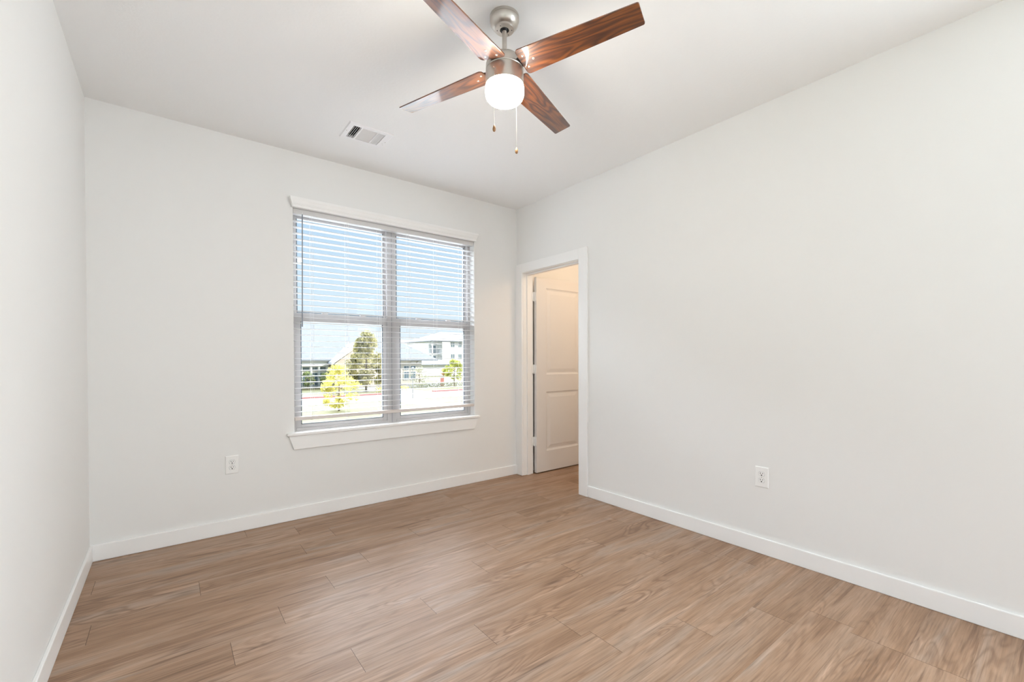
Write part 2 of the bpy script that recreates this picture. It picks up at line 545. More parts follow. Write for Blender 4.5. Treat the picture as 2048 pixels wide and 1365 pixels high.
struct(MB().box(W + WT, 5.0, -1.75, -1.65, 0.0, H).build('wall_side', M['wall']), 'off white side wall of the room beyond the doorway', 'wall')

# ------------------------------------------------------------------ setting : baseboards
BH, BT = 0.098, 0.014
def board(name, pts, label):
    a = MB().box(*pts, 0.0, BH).build(name, M['trim'], bevel=0.004)
    struct(a, label, 'baseboard')
board('baseboard_back', (0.0, W, -BT, 0.0), 'white baseboard under the window wall')
board('baseboard_left', (0.0, BT, -D, -BT), 'white baseboard along the left wall')
board('baseboard_right', (W - BT, W, -D, DY0 - 0.104), 'white baseboard along the right wall')
board('baseboard_far', (W + WT + 0.02, 5.0, -BT, 0.0), 'white baseboard behind the open door')

# ------------------------------------------------------------------ setting : door casing and jambs
CT, CW = 0.018, 0.104
mb = MB()
mb.box(W - CT, W, DY0 - CW, DY0 - 0.004, 0.0, DZ + CW * 0.93)
mb.box(W - CT, W, DY1 + 0.004, -0.0005, 0.0, DZ + CW * 0.93)
mb.box(W - CT, W, DY0 - 0.004, DY1 + 0.004, DZ + 0.004, DZ + CW * 0.93)
struct(mb.build('trim_1', M['trim'], bevel=0.0025), 'flat white casing around the doorway', 'door casing')
mb = MB()
xj = W + WT + 0.004
mb.box(W - 0.001, xj, DY1, DY1 + 0.02, 0.0, DZ + 0.02)
mb.box(W - 0.001, xj, DY0 - 0.02, DY0, 0.0, DZ + 0.02)
mb.box(W - 0.001, xj, DY0, DY1, DZ, DZ + 0.02)
mb.box(W + 0.045, W + 0.085, DY1 - 0.011, DY1, 0.0, DZ)          # door stops
mb.box(W + 0.045, W + 0.085, DY0, DY0 + 0.011, 0.0, DZ)
mb.box(W + 0.045, W + 0.085, DY0 + 0.011, DY1 - 0.011, DZ - 0.011, DZ)
struct(mb.build('trim_2', M['trim'], bevel=0.0015), 'white jamb lining the doorway', 'door jamb')

# ------------------------------------------------------------------ setting : the open two panel door
def make_door():
    x0, x1, yf, yb, z0, z1 = 3.383, 4.145, -0.145, -0.110, 0.012, 2.045
    t = thing('door_1', (x0, yf, z0), 'white two panel door standing open in the doorway', 'door', None, 'structure')
    mb = MB()
    panels = [(x0 + 0.135, x1 - 0.135, 1.030, 1.940), (x0 + 0.135, x1 - 0.135, 0.225, 0.850)]
    for y, s in ((yf, 1), (yb, -1)):
        xs = [x0, panels[0][0], panels[0][1], x1]
        zs = [z0, panels[1][2], panels[1][3], panels[0][2], panels[0][3], z1]
        for i in range(3):
            for j in range(5):
                if i == 1 and j in (1, 3): continue
                mb.add([(xs[i], y, zs[j]), (xs[i + 1], y, zs[j]), (xs[i + 1], y, zs[j + 1]), (xs[i], y, zs[j + 1])], [(0, 1, 2, 3)])
        for a, b, c, d in panels:
            rings = []
            for inset, dep in ((0.0, 0.0), (0.004, 0.005), (0.016, 0.010), (0.022, 0.0105), (0.060, 0.003)):
                yy = y + s * dep
                rings.append([(a + inset, yy, c + inset), (b - inset, yy, c + inset), (b - inset, yy, d - inset), (a + inset, yy, d - inset)])
            mb.loft(rings, cap=False)
            mb.add(rings[-1], [(0, 1, 2, 3)])
    for q in ([(x0, yf, z0), (x0, yb, z0), (x0, yb, z1), (x0, yf, z1)], [(x1, yf, z0), (x1, yb, z0), (x1, yb, z1), (x1, yf, z1)],
              [(x0, yf, z0), (x1, yf, z0), (x1, yb, z0), (x0, yb, z0)], [(x0, yf, z1), (x1, yf, z1), (x1, yb, z1), (x0, yb, z1)]):
        mb.add(q, [(0, 1, 2, 3)])
    mb.build('door_panel', M['door'], t)
    for z in (1.843, 1.089, 0.338):
        hb = MB()
        hb.tube((x0 - 0.0075, yf + 0.030, z - 0.045), (x0 - 0.0075, yf + 0.030, z + 0.045), 0.0075, seg=14)
        hb.tube((x0 - 0.0075, yf + 0.030, z - 0.049), (x0 - 0.0075, yf + 0.030, z + 0.049), 0.004, seg=10)
        hb.box(x0 - 0.036, x0 - 0.004, DY1 - 0.0035, DY1 - 0.0005, z - 0.044, z + 0.044)
        hb.box(x0 - 0.003, x0 - 0.0004, yf + 0.002, yf + 0.033, z - 0.044, z + 0.044)
        hb.build('hinge', M['plate'], t, bevel=0.0006)
make_door()

# ------------------------------------------------------------------ setting : main window
def make_window():
    t = thing('window_1', (WX0, 0.15, 0.65), 'double window with two sashes on each side behind the blind', 'window', None, 'structure')
    yf, yb = 0.078, 0.150
    zb, zt = 0.650, WZ1
    XM0, XM1 = 1.868, 1.952
    mb = MB()
    mb.box(WX0, WX0 + 0.030, yf, yb, zb, zt)
    mb.box(WX1 - 0.030, WX1, yf, yb, zb, zt)
    mb.box(XM0, XM1, yf, yb, zb, zt)
    for a, b in ((WX0 + 0.030, XM0), (XM1, WX1 - 0.030)):
        mb.box(a, b, yf, yb, zb - 0.001, zb + 0.022)
        mb.box(a, b, yf, yb, zt - 0.03, zt)
    mb.build('window_frame', M['vinyl'], t, bevel=0.003)
    mb = MB()
    mb.box((XM0 + XM1) / 2 - 0.0012, (XM0 + XM1) / 2 + 0.0012, yf - 0.0006, yf + 0.001, zb, zt)
    mb.build('mullion_joint', M['bead'], t)
    zm0, zm1 = 1.492, 1.556
    for a, b in ((WX0 + 0.030, XM0), (XM1, WX1 - 0.030)):
        # upper sash, further out
        s = MB()
        y0, y1 = 0.116, 0.146
        s.box(a, a + 0.016, y0, y1, zm0, zt - 0.03); s.box(b - 0.016, b, y0, y1, zm0, zt - 0.03)
        s.box(a + 0.016, b - 0.016, y0, y1, zm0, zm1 + 0.004); s.box(a + 0.016, b - 0.016, y0, y1, zt - 0.05, zt - 0.03)
        so = s.build('upper_sash', M['vinyl'], t, bevel=0.002)
        g = MB().box(a + 0.016, b - 0.016, 0.130, 0.134, zm1, zt - 0.05)
        g.build('glass_pane', M['glass'], so)
        k = MB()
        k.box(a + 0.016, a + 0.021, y0 - 0.001, y0 + 0.006, zm1, zt - 0.05); k.box(b - 0.021, b - 0.016, y0 - 0.001, y0 + 0.006, zm1, zt - 0.05)
        k.box(a + 0.016, b - 0.016, y0 - 0.001, y0 + 0.006, zm1 + 0.004, zm1 + 0.009)
        k.build('glazing_bead', M['bead'], so)
        # lower sash, nearer the room
        s = MB()
        y0, y1 = 0.084, 0.114
        s.box(a, a + 0.036, y0, y1, zb + 0.022, zm1); s.box(b - 0.036, b, y0, y1, zb + 0.022, zm1)
        s.box(a + 0.036, b - 0.036, y0, y1, zb + 0.022, zb + 0.048); s.box(a + 0.036, b - 0.036, y0, y1, zm0, zm1)
        so = s.build('lower_sash', M['vinyl'], t, bevel=0.002)
        g = MB().box(a + 0.036, b - 0.036, 0.098, 0.102, zb + 0.048, zm0)
        g.build('glass_pane', M['glass'], so)
        k = MB()
        k.box(a + 0.036, a + 0.041, y0 - 0.001, y0 + 0.006, zb + 0.048, zm0); k.box(b - 0.041, b - 0.036, y0 - 0.001, y0 + 0.006, zb + 0.048, zm0)
        k.box(a + 0.036, b - 0.036, y0 - 0.001, y0 + 0.006, zb + 0.048, zb + 0.053)
        k.build('glazing_bead', M['bead'], so)
        for u in (0.30, 0.72):
            xx = a + (b - a) * u
            k = MB().box(xx - 0.022, xx + 0.022, y0 + 0.002, y0 + 0.026, zm1, zm1 + 0.010)
            k.box(xx - 0.008, xx + 0.014, y0 - 0.004, y0 + 0.012, zm1 + 0.010, zm1 + 0.016)
            k.build('sash_lock', M['vinyl'], so, bevel=0.002)
    mb = MB().box(1.064, 2.758, -0.032, 0.0, 0.630, 0.651).box(WX0, WX1, 0.0, 0.080, 0.630, 0.651)
    mb.build('window_sill', M['trim'], t, bevel=0.004, segs=3)
    mb = MB()
    rings = [[(a, y, z) for a, y in ((x0, -0.018), (x1, -0.018), (x1, 0.0), (x0, 0.0))]
             for x0, x1, z in ((1.074, 2.748, 0.630), (1.108, 2.706, 0.527))]
    mb.loft(rings)
    mb.build('apron', M['trim'], t, bevel=0.002)
make_window()

# unseen window added in the left wall behind the camera, opening for a fill light
t = thing('added_window', (-0.12, SW[0], SW[2]), 'unseen window added in the left wall behind the camera for fill light', 'window', None, 'structure')
y0, y1, z0, z1 = SW
mb = MB()
mb.box(-0.12, -0.06, y0, y0 + 0.04, z0, z1).box(-0.12, -0.06, y1 - 0.04, y1, z0, z1)
mb.box(-0.12, -0.06, y0 + 0.04, y1 - 0.04, z0, z0 + 0.04).box(-0.12, -0.06, y0 + 0.04, y1 - 0.04, z1 - 0.04, z1)
mb.build('window_frame', M['vinyl'], t)
MB().box(-0.092, -0.088, y0 + 0.04, y1 - 0.04, z0 + 0.04, z1 - 0.04).build('glass_pane', M['glass'], t)

# ------------------------------------------------------------------ the blind
def make_blind():
    t = thing('window_blind', (WX0, 0.0, 2.33), 'white horizontal slat blind hanging open in front of the window', 'blind')
    a, b = WX0 + 0.004, WX1 - 0.004
    # valance : moulded crown profile with returns, wider at its top
    rings = []
    for d, z in ((0.0, 2.327), (0.001, 2.345), (0.004, 2.348), (0.004, 2.353), (0.007, 2.357), (0.012, 2.372), (0.016, 2.381), (0.017, 2.398)):
        rings.append([(1.106 - d, 0.0, z), (2.718 + d, 0.0, z), (2.718 + d, -0.034 - d, z), (1.106 - d, -0.034 - d, z)])
    MB().loft(rings).build('valance', M['trim'], t, bevel=0.001)
    MB().box(a, b, 0.006, 0.058, 2.290, 2.328).build('headrail', M['slat'], t, bevel=0.002)
    proto = None
    for k in range(33):
        z = 0.800 + 0.0449 * k
        if proto is None:
            mb = MB()
            pr = []
            for i in range(7):
                u = -1 + 2 * i / 6
                pr.append((0.031 + 0.0245 * u, 0.0018 + 0.0008 * (1 - u * u)))
            for i in range(7):
                u = 1 - 2 * i / 6
                pr.append((0.031 + 0.0245 * u, -0.0018 + 0.0008 * (1 - u * u)))
            mb.loft([[(x, y, zz + 0.800) for y, zz in pr] for x in (a, b)])
            proto = mb.build('slat', M['slat'], t)
        elif k < 33:
            c = proto.copy()
            COL.objects.link(c)
            c.parent = t
            c.location = (0, 0, 0.0449 * k)
    MB().box(a - 0.001, b + 0.001, 0.002, 0.056, 0.738, 0.764).build('bottom_rail', M['rail'], t, bevel=0.004)
    for x in (1.244, 1.509, 1.775, 2.040, 2.305, 2.570):
        c = MB()
        for y in (0.0055, 0.0565):
            c.tube((x, y, 0.764), (x, y, 2.292), 0.0009, seg=6)
        c.tube((x + 0.012, 0.0050, 0.764), (x + 0.012, 0.0050, 2.292), 0.0008, seg=6)
        c.build('ladder_cord', M['cord'], t)
        MB().lathe([(0.006, 0.0), (0.006, -0.004), (0.003, -0.006)], (x, 0.030, 0.738), seg=12).build('cord_button', M['cord'], t)
    w = MB()
    w.tube((1.178, -0.010, 2.285), (1.172, -0.012, 1.443), 0.0042, seg=6)
    wo = w.build('wand', M['wand'], t)
    h = MB()
    h.tube((1.179, 0.008, 2.305), (1.179, -0.010, 2.300), 0.002, seg=6)
    h.tube((1.179, -0.010, 2.303), (1.178, -0.010, 2.280), 0.002, seg=6)
    h.build('wand_hook', M['cord'], wo)
make_blind()

# ------------------------------------------------------------------ ceiling fan
def make_fan():
    C = (1.589, -1.988, H)
    t = thing('ceiling_fan', C, 'four blade ceiling fan with reddish wood blades and a lit globe', 'ceiling fan')
    P = [(0.066, 0.0), (0.066, -0.012), (0.0645, -0.0128), (0.0645, -0.0142), (0.066, -0.015), (0.066, -0.020), (0.0655, -0.022),
         (0.0632, -0.030), (0.058, -0.040), (0.0505, -0.048), (0.0455, -0.0505), (0.0445, -0.0515), (0.0440, -0.058), (0.0425, -0.0595), (0.0205, -0.060), (0.0195, -0.050)]
    can = MB().lathe(P, C, 64).build('canopy', M['nickel'], t, smooth=30)
    for a in (20, 140, 200, 320):
        s = MB()
        s.tube((C[0] + 0.033 * math.cos(R(a)), C[1] + 0.033 * math.sin(R(a)), C[2] - 0.0597), (C[0] + 0.033 * math.cos(R(a)), C[1] + 0.033 * math.sin(R(a)), C[2] - 0.0606), 0.0022, seg=8)
        s.build('canopy_screw', M['hole'], can)
    MB().ball((C[0], C[1], C[2] - 0.050), 0.0185, 24, 14).build('hanger_ball', M['black'], t, smooth=60)
    MB().tube((C[0], C[1], C[2] - 0.052), (C[0], C[1], 2.545), 0.0106, seg=24).build('downrod', M['nickel'], t, smooth=40)
    q = lambda prof: [(r, z - H) for r, z in prof]
    MB().lathe(q([(0.0105, 2.572), (0.030, 2.570), (0.034, 2.567), (0.036, 2.5625), (0.058, 2.560), (0.065, 2.5565), (0.067, 2.5525), (0.0675, 2.5485), (0.0735, 2.547), (0.079, 2.543), (0.0825, 2.536),
                  (0.0845, 2.527), (0.0852, 2.5035), (0.0840, 2.5015)]), C, 64).build('motor_housing', M['nickel'], t, smooth=30)
    lk = MB().lathe(q([(0.0820, 2.5015), (0.0820, 2.4985), (0.0852, 2.4975), (0.0860, 2.493), (0.0860, 2.433), (0.0845, 2.4315)]), C, 64).build('light_fitter', M['nickel'], t, smooth=30)
    MB().lathe(q([(0.083, 2.436), (0.0850, 2.4345), (0.0868, 2.427), (0.0875, 2.418), (0.0875, 2.400), (0.0862, 2.389), (0.082, 2.379), (0.074, 2.370), (0.063, 2.364), (0.045, 2.3595),
                  (0.022, 2.3575), (0.002, 2.357)]), C, 64).build('light_globe', M['globe'], t, smooth=60)
    # small nipples and chains
    for px, py, z0, z1 in ((1.5095, -2.0215, 2.467, 2.2165), (1.672, -1.964, 2.467, 2.192)):
        d = Vector((px - C[0], py - C[1], 0)).normalized()
        a = Vector((C[0], C[1], z0)) + d * 0.084
        b = Vector((C[0], C[1], z0)) + d * 0.093
        MB().tube(a, b, 0.0045, 0.0038, 12).build('chain_outlet', M['screw'], t, smooth=40)
        ch = MB()
        e = Vector((C[0], C[1], z0)) + d * 0.092
        n = int((z0 - z1) / 0.0042)
        for i in range(n):
            ch.ball((e.x, e.y, z0 - 0.003 - i * 0.0042), 0.00125, 6, 4)
        ch.tube((e.x, e.y, z0 - 0.002), (e.x, e.y, z1 - 0.004), 0.0006, seg=5)
        co = ch.build('pull_chain', M['chain'], t, smooth=60)
        MB().lathe([(0.0015, 0.0), (0.003, -0.001), (0.0035, -0.004), (0.0058, -0.010), (0.0072, -0.017), (0.0068, -0.023), (0.0045, -0.028), (0.001, -0.0295)],
                   (e.x, e.y, z1), 20).build('chain_fob', M['fob'], co, smooth=60)
    # blades
    zb = 2.508 - H
    first = None
    for k in range(4):
        if first is None:
            pts = []
            r0, r1, w0, w1, rc = 0.0885, 0.618, 0.066, 0.0485, 0.016
            def corner(cx, cy, a0, rad):
                return [(cx + rad * math.cos(R(a0 + 90 * i / 5)), cy + rad * math.sin(R(a0 + 90 * i / 5))) for i in range(6)]
            pts += corner(r1 - 0.008, w1 - 0.008, 0, 0.008)
            pts += corner(r0 + rc, w0 - rc, 90, rc)
            pts += corner(r0 + rc, -w0 + rc, 180, rc)
            pts += corner(r1 - 0.008, -w1 + 0.008, 270, 0.008)
            mb = MB().loft([[(x, y, -0.003) for x, y in pts], [(x, y, 0.003) for x, y in pts]])
            bl = mb.build('fan_blade', M['blade'], t, org=(0, 0, 0), bevel=0.0012)
            ORG[bl.name] = (0, 0, 0)
            ir = MB()
            ir.loft([[(0.070, -0.020, z), (0.108, -0.038, z), (0.150, -0.028, z), (0.160, 0.0, z), (0.150, 0.028, z), (0.108, 0.038, z), (0.070, 0.020, z)] for z in (0.0032, 0.0066)])
            ir.build('blade_bracket', M['black'], bl, org=(0, 0, 0), bevel=0.001)
            for x, y in ((0.110, 0.030), (0.110, -0.030), (0.148, 0.0)):
                MB().lathe([(0.0058, -0.0030), (0.0056, -0.0042), (0.0040, -0.0054), (0.0010, -0.0058)], (x, y, 0), 16).build('blade_screw', M['screw'], bl, org=(0, 0, 0), smooth=60)
            first = bl
        else:
            bl = copy_tree(first, t)
        bl.location = (0, 0, zb)
        # pitched so that the counter-clockwise edge hangs lower
        bl.rotation_euler = Euler((R(-12), 0, R(-69.5 + 90 * k)), 'XYZ')
make_fan()

# ------------------------------------------------------------------ air register in the ceiling
def make_vent():
    t = thing('ceiling_vent', ((VX0 + VX1) / 2, (VY0 + VY1) / 2, H), 'white rectangular air vent in the ceiling in front of the window', 'air vent')
    z1, z0 = H, H - 0.007
    mb = MB()
    rim = [[(VX0, VY0), (VX1, VY0), (VX1, VY1), (VX0, VY1)], [(VX0 + 0.006, VY0 + 0.006), (VX1 - 0.006, VY0 + 0.006), (VX1 - 0.006, VY1 - 0.006), (VX0 + 0.006, VY1 - 0.006)],
           [(hx0 + 0.004, hy0 + 0.004), (hx1 - 0.004, hy0 + 0.004), (hx1 - 0.004, hy1 - 0.004), (hx0 + 0.004, hy1 - 0.004)]]
    mb.loft([[(x, y, H - 0.0005) for x, y in rim[0]], [(x, y, z0) for x, y in rim[1]], [(x, y, z0) for x, y in rim[2]], [(x, y, H + 0.014) for x, y in rim[2]]], cap=False)
    xa, xb = hx0 + 0.060, hx1 - 0.056
    mb.box(xa - 0.004, xa + 0.004, hy0, hy1, z0 + 0.0005, H + 0.012)
    mb.box(xb - 0.004, xb + 0.004, hy0, hy1, z0 + 0.0005, H + 0.012)
    mb.build('vent_frame', M['vent'], t)
    def slat(mb, p, q, w, lean, axis):
        # a thin blade from p to q, its lower edge leaning by lean
        th = 0.0008
        (x0, y0), (x1, y1) = p, q
        lo, hi = z0 + 0.001, z0 + 0.001 + w * math.cos(lean)
        dx = w * math.sin(lean)
        if axis == 'y':
            mb.loft([[(x0 - th, y, lo), (x0 + th, y, lo), (x0 + th + dx, y, hi), (x0 - th + dx, y, hi)] for y in (y0, y1)])
        else:
            mb.loft([[(x, y0 - th, lo), (x, y0 + th, lo), (x, y0 + th + dx, hi), (x, y0 - th + dx, hi)] for x in (x0, x1)])
    mb = MB()
    n = 5
    for i in range(n):
        x = hx0 + 0.010 + (xa - hx0 - 0.012) * i / (n - 1)
        slat(mb, (x, hy0 + 0.004), (x, hy1 - 0.004), 0.012, R(35), 'y')
    mb.build('louver_bank', M['vent'], t)
    mb = MB()
    for i in range(13):
        y = hy0 + 0.010 + (hy1 - hy0 - 0.020) * i / 12
        slat(mb, (xa + 0.004, y), (xb - 0.004, y), 0.013, R(-38), 'x')
    mb.build('louver_bank', M['vent'], t)
    mb = MB()
    for i in range(n):
        x = xb + 0.006 + (hx1 - xb - 0.014) * i / (n - 1)
        slat(mb, (x, hy0 + 0.004), (x, hy1 - 0.004), 0.014, R(-44), 'y')
    mb.build('louver_bank', M['vent'], t)
    mb = MB()
    mb.box(hx0 - 0.001, hx1 + 0.001, hy0 - 0.001, hy1 + 0.001, H + 0.10, H + 0.11)
    for a in ((hx0 - 0.002, hx0, hy0, hy1), (hx1, hx1 + 0.002, hy0, hy1), (hx0, hx1, hy0 - 0.002, hy0), (hx0, hx1, hy1, hy1 + 0.002)):
        mb.box(*a, H + 0.002, H + 0.10)
    mb.build('duct', M['hole'], t)
    for x, y in ((VX0 + 0.015, (VY0 + VY1) / 2), (VX1 - 0.014, (VY0 + VY1) / 2 + 0.01)):
        MB().lathe([(0.0035, 0.0), (0.003, -0.0015), (0.0008, -0.002)], (x, y, z0), 12).build('screw', M['nickel'], t, smooth=60)
    MB().box(VX1 - 0.031, VX1 - 0.023, -0.545, -0.515, z0 - 0.0012, z0).box(VX1 - 0.029, VX1 - 0.025, -0.536, -0.530, z0 - 0.012, z0).build('damper_lever', M['vent'], t)
make_vent()

# ------------------------------------------------------------------ wall outlets
def make_outlet():
    t = thing('wall_outlet', (0.718, 0.0, 0.472), 'white duplex outlet low on the back wall left of the window', 'outlet', 'duplex wall outlets')
    ORG[t.name] = (0, 0, 0)
    w, h = 0.039, 0.0625
    mb = MB()
    mb.loft([[(-a, y, -b), (a, y, -b), (a, y, b), (-a, y, b)] for a, b, y in ((w, h, 0.0), (w, h, -0.0022), (w - 0.003, h - 0.003, -0.0062), (w - 0.006, h - 0.006, -0.0066))])
    mb.build('cover_plate', M['plate'], t)
    for zc in (0.0195, -0.0195):
        pts = []
        for i in range(32):
            a = 2 * math.pi * i / 32
            pts.append((0.0172 * math.cos(a), max(-0.0135, min(0.0135, 0.0172 * math.sin(a)))))
        rc = MB().loft([[(x * s, y, zc + z * s) for x, z in pts] for y, s in ((-0.006, 1.0), (-0.0076, 1.0), (-0.0080, 0.96))]).build('receptacle', M['plate'], t)
        ring = MB().loft([[(x * s, -0.0068, zc + z * s) for x, z in pts] for s in (1.0, 1.06)], cap=False)
        ring.build('receptacle_gap', M['wand'], rc)
        sl = MB()
        sl.box(-0.0080, -0.0050, -0.0083, -0.0079, zc - 0.001, zc + 0.0085)
        sl.box(0.0049, 0.0077, -0.0083, -0.0079, zc + 0.0005, zc + 0.0080)
        sl.tube((0, -0.0083, zc - 0.0075), (0, -0.0079, zc - 0.0075), 0.0037, seg=12)
        sl.build('slots', M['slot'], rc)
    MB().tube((0, -0.0078, 0), (0, -0.006, 0), 0.003, seg=12).build('screw', M['nickel'], t)
    return t
o1 = make_outlet()
o2 = copy_tree(o1)
o2.location = (W, -2.405, 0.470)
o2.rotation_euler = (0, 0, R(-90))
o2['label'] = 'white duplex outlet low on the blank right wall'

# ------------------------------------------------------------------ outside : ground and street
def slab(name, x0, x1, y0, y1, z0, z1, mat, label, cat):
    return struct(MB().box(x0, x1, y0, y1, z0, z1).build(name, mat), label, cat)
slab('ground', -120, 260, -60, 320, GZ - 0.4, GZ, M['grass'], 'yellowish lawn around the buildings outside', 'lawn')
slab('bounce_slab', -60, 90, 3.0, 21.5, GZ, GZ + 0.02, M['bounce_ground'], 'unseen pale concrete slab added below the window to bounce light', 'parking lot')  # out of view, added to brighten the reflections in the fan blades
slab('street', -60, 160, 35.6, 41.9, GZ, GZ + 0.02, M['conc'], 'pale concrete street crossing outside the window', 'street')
mb = MB().box(-60, 19.2, 41.9, 42.35, GZ, GZ + 0.16).box(24.4, 160, 41.9, 42.35, GZ, GZ + 0.16)
struct(mb.build('kerb', M['redkerb']), 'red painted kerb along the far side of the street', 'kerb')
slab('driveway', 19.6, 24.0, 41.9, 57.0, GZ, GZ + 0.03, M['conc'], 'pale driveway leading up to the grey roofed house', 'driveway')
slab('parking', 19.2, 60.0, 51.8, 57.5, GZ, GZ + 0.025, M['conc'], 'pale paved strip in front of the house', 'pavement')
slab('footpath', 16.5, 19.0, 21.5, 35.6, GZ, GZ + 0.02, M['conc'], 'pale footpath crossing the near lawn', 'footpath')

# ------------------------------------------------------------------ outside : buildings
def win(mb_list, parent, x0, x1, y, z0, z1):
    f = MB()
    t = 0.07
    f.box(x0 - t, x0, y - 0.06, y, z0 - t, z1 + t).box(x1, x1 + t, y - 0.06, y, z0 - t, z1 + t)
    f.box(x0, x1, y - 0.06, y, z0 - t, z0).box(x0, x1, y - 0.06, y, z1, z1 + t)
    fo = f.build('window', M['white'], parent)
    MB().box(x0, x1, y - 0.03, y - 0.005, z0, z1).build('pane', M['pane'], fo)

def hip(mb, x0, x1, y0, y1, z, rx0, rx1, ry, rz, th=0.18):
    vs = [(x0, y0, z), (x1, y0, z), (x1, y1, z), (x0, y1, z), (rx0, ry, rz), (rx1, ry, rz)]
    lo = [(x0, y0, z - th), (x1, y0, z - th), (x1, y1, z - th), (x0, y1, z - th)]
    mb.add(vs + lo, [(0, 1, 5, 4), (1, 2, 5), (2, 3, 4, 5), (3, 0, 4), (0, 6, 7, 1), (1, 7, 8, 2), (2, 8, 9, 3), (3, 9, 6, 0), (6, 9, 8, 7)])

def clubhouse():
    t = thing('clubhouse', (22, 58.7, GZ), 'low cream house with a big grey hip roof across the street', 'house')
    mb = MB().box(9.0, 31.2, 58.7, 73.0, GZ, 1.0)
    mb.build('wall', M['cream'], t)
    mb = MB()
    hip(mb, 8.2, 33.6, 57.9, 73.8, 1.12, 11.5, 25.6, 65.8, 6.25)
    mb.build('roof', M['shingle'], t)
    # white columned bay at the left
    mb = MB().box(12.5, 17.3, 58.2, 58.68, 0.28, 1.0)
    for x in (13.9, 15.15, 16.12, 17.12):
        mb.box(x - 0.11, x + 0.11, 58.3, 58.62, GZ, 0.28)
    mb.build('column_bay', M['white'], t)
    for a, b in ((14.15, 14.95), (15.32, 15.98), (16.28, 16.98)):
        win(None, t, a, b, 58.69, -0.27, 0.15)
        win(None, t, a, b, 58.69, -2.30, -0.62)
    # forward gable
    gx0, gx1, px, gz, pz, gy = 17.35, 24.3, 20.8, 0.72, 3.25, 56.4
    mb = MB()
    mb.loft([[(gx0 + 0.25, y, GZ), (gx1 - 0.25, y, GZ), (gx1 - 0.25, y, gz - 0.1), (px, y, pz - 0.25), (gx0 + 0.25, y, gz - 0.1)] for y in (gy, 59.5)])
    mb.build('gable_wall', M['brick'], t)
    mb = MB()
    mb.loft([[(gx0 - 0.25, y, gz - 0.15), (px, y, pz), (px, y, pz + 0.2), (gx0 - 0.30, y, gz + 0.05)] for y in (gy - 0.35, 62.5)])
    mb.loft([[(gx1 + 0.25, y, gz - 0.15), (gx1 + 0.30, y, gz + 0.05), (px, y, pz + 0.2), (px, y, pz)] for y in (gy - 0.35, 62.5)])
    mb.build('gable_roof', M['shingle'], t)
    mb = MB()
    mb.loft([[(gx0 - 0.30, y, gz - 0.28), (px, y, pz - 0.14), (px, y, pz + 0.2), (gx0 - 0.30, y, gz + 0.05)] for y in (gy - 0.42, gy - 0.34)])
    mb.loft([[(gx1 + 0.30, y, gz - 0.28), (gx1 + 0.30, y, gz + 0.05), (px, y, pz + 0.2), (px, y, pz - 0.14)] for y in (gy - 0.42, gy - 0.34)])
    mb.build('rake_board', M['white'], t)
    win(None, t, 18.5, 19.6, gy - 0.01, -1.9, -0.35)
    # right wing : two windows and two arched eyebrow vents
    for a, b in ((28.25, 29.0), (29.35, 30.1)):
        win(None, t, a, b, 58.69, -0.40, 0.12)
        win(None, t, a, b, 58.69, -1.9, -0.75)
    for c in (29.65, 30.72):
        pts = [(c + 0.42 * math.cos(math.pi * i / 10), 0.52 + 0.40 * math.sin(math.pi * i / 10)) for i in range(11)]
        MB().loft([[(x, y, z) for x, z in pts] for y in (58.5, 58.69)]).build('arched_vent', M['siding'], t)
clubhouse()

def small_house():
    t = thing('garage', (50, 92, GZ), 'small white garage with a grey hip roof beside the apartment building', 'garage')
    MB().box(43.5, 56.0, 84.0, 90.0, GZ, -0.1).build('wall', M['white'], t)
    mb = MB()
    hip(mb, 43.0, 56.5, 83.5, 90.5, 0.0, 46.5, 48.5, 87.0, 1.2)
    mb.build('roof', M['shingle'], t)
small_house()

def long_building():
    t = thing('long_building', (50, 110, GZ), 'distant cream building with a long grey roof left of the apartments', 'building')
    MB().box(40, 66, 112, 124, GZ, 4.6).build('wall', M['cream'], t)
    mb = MB()
    hip(mb, 39, 67, 111, 125, 4.7, 43, 62, 118, 6.9)
    mb.build('roof', M['shingle'], t)
    mb = MB()
    mb.loft([[(52.6, y, 4.2), (57.6, y, 4.2), (56.6, y, 5.2), (55.1, y, 5.5), (53.6, y, 5.2)] for y in (109.5, 114)])
    mb.build('dormer', M['cream'], t)
    for x in (57.0, 58.3):
        win(None, t, x, x + 0.6, 111.99, 2.6, 3.9)
long_building()

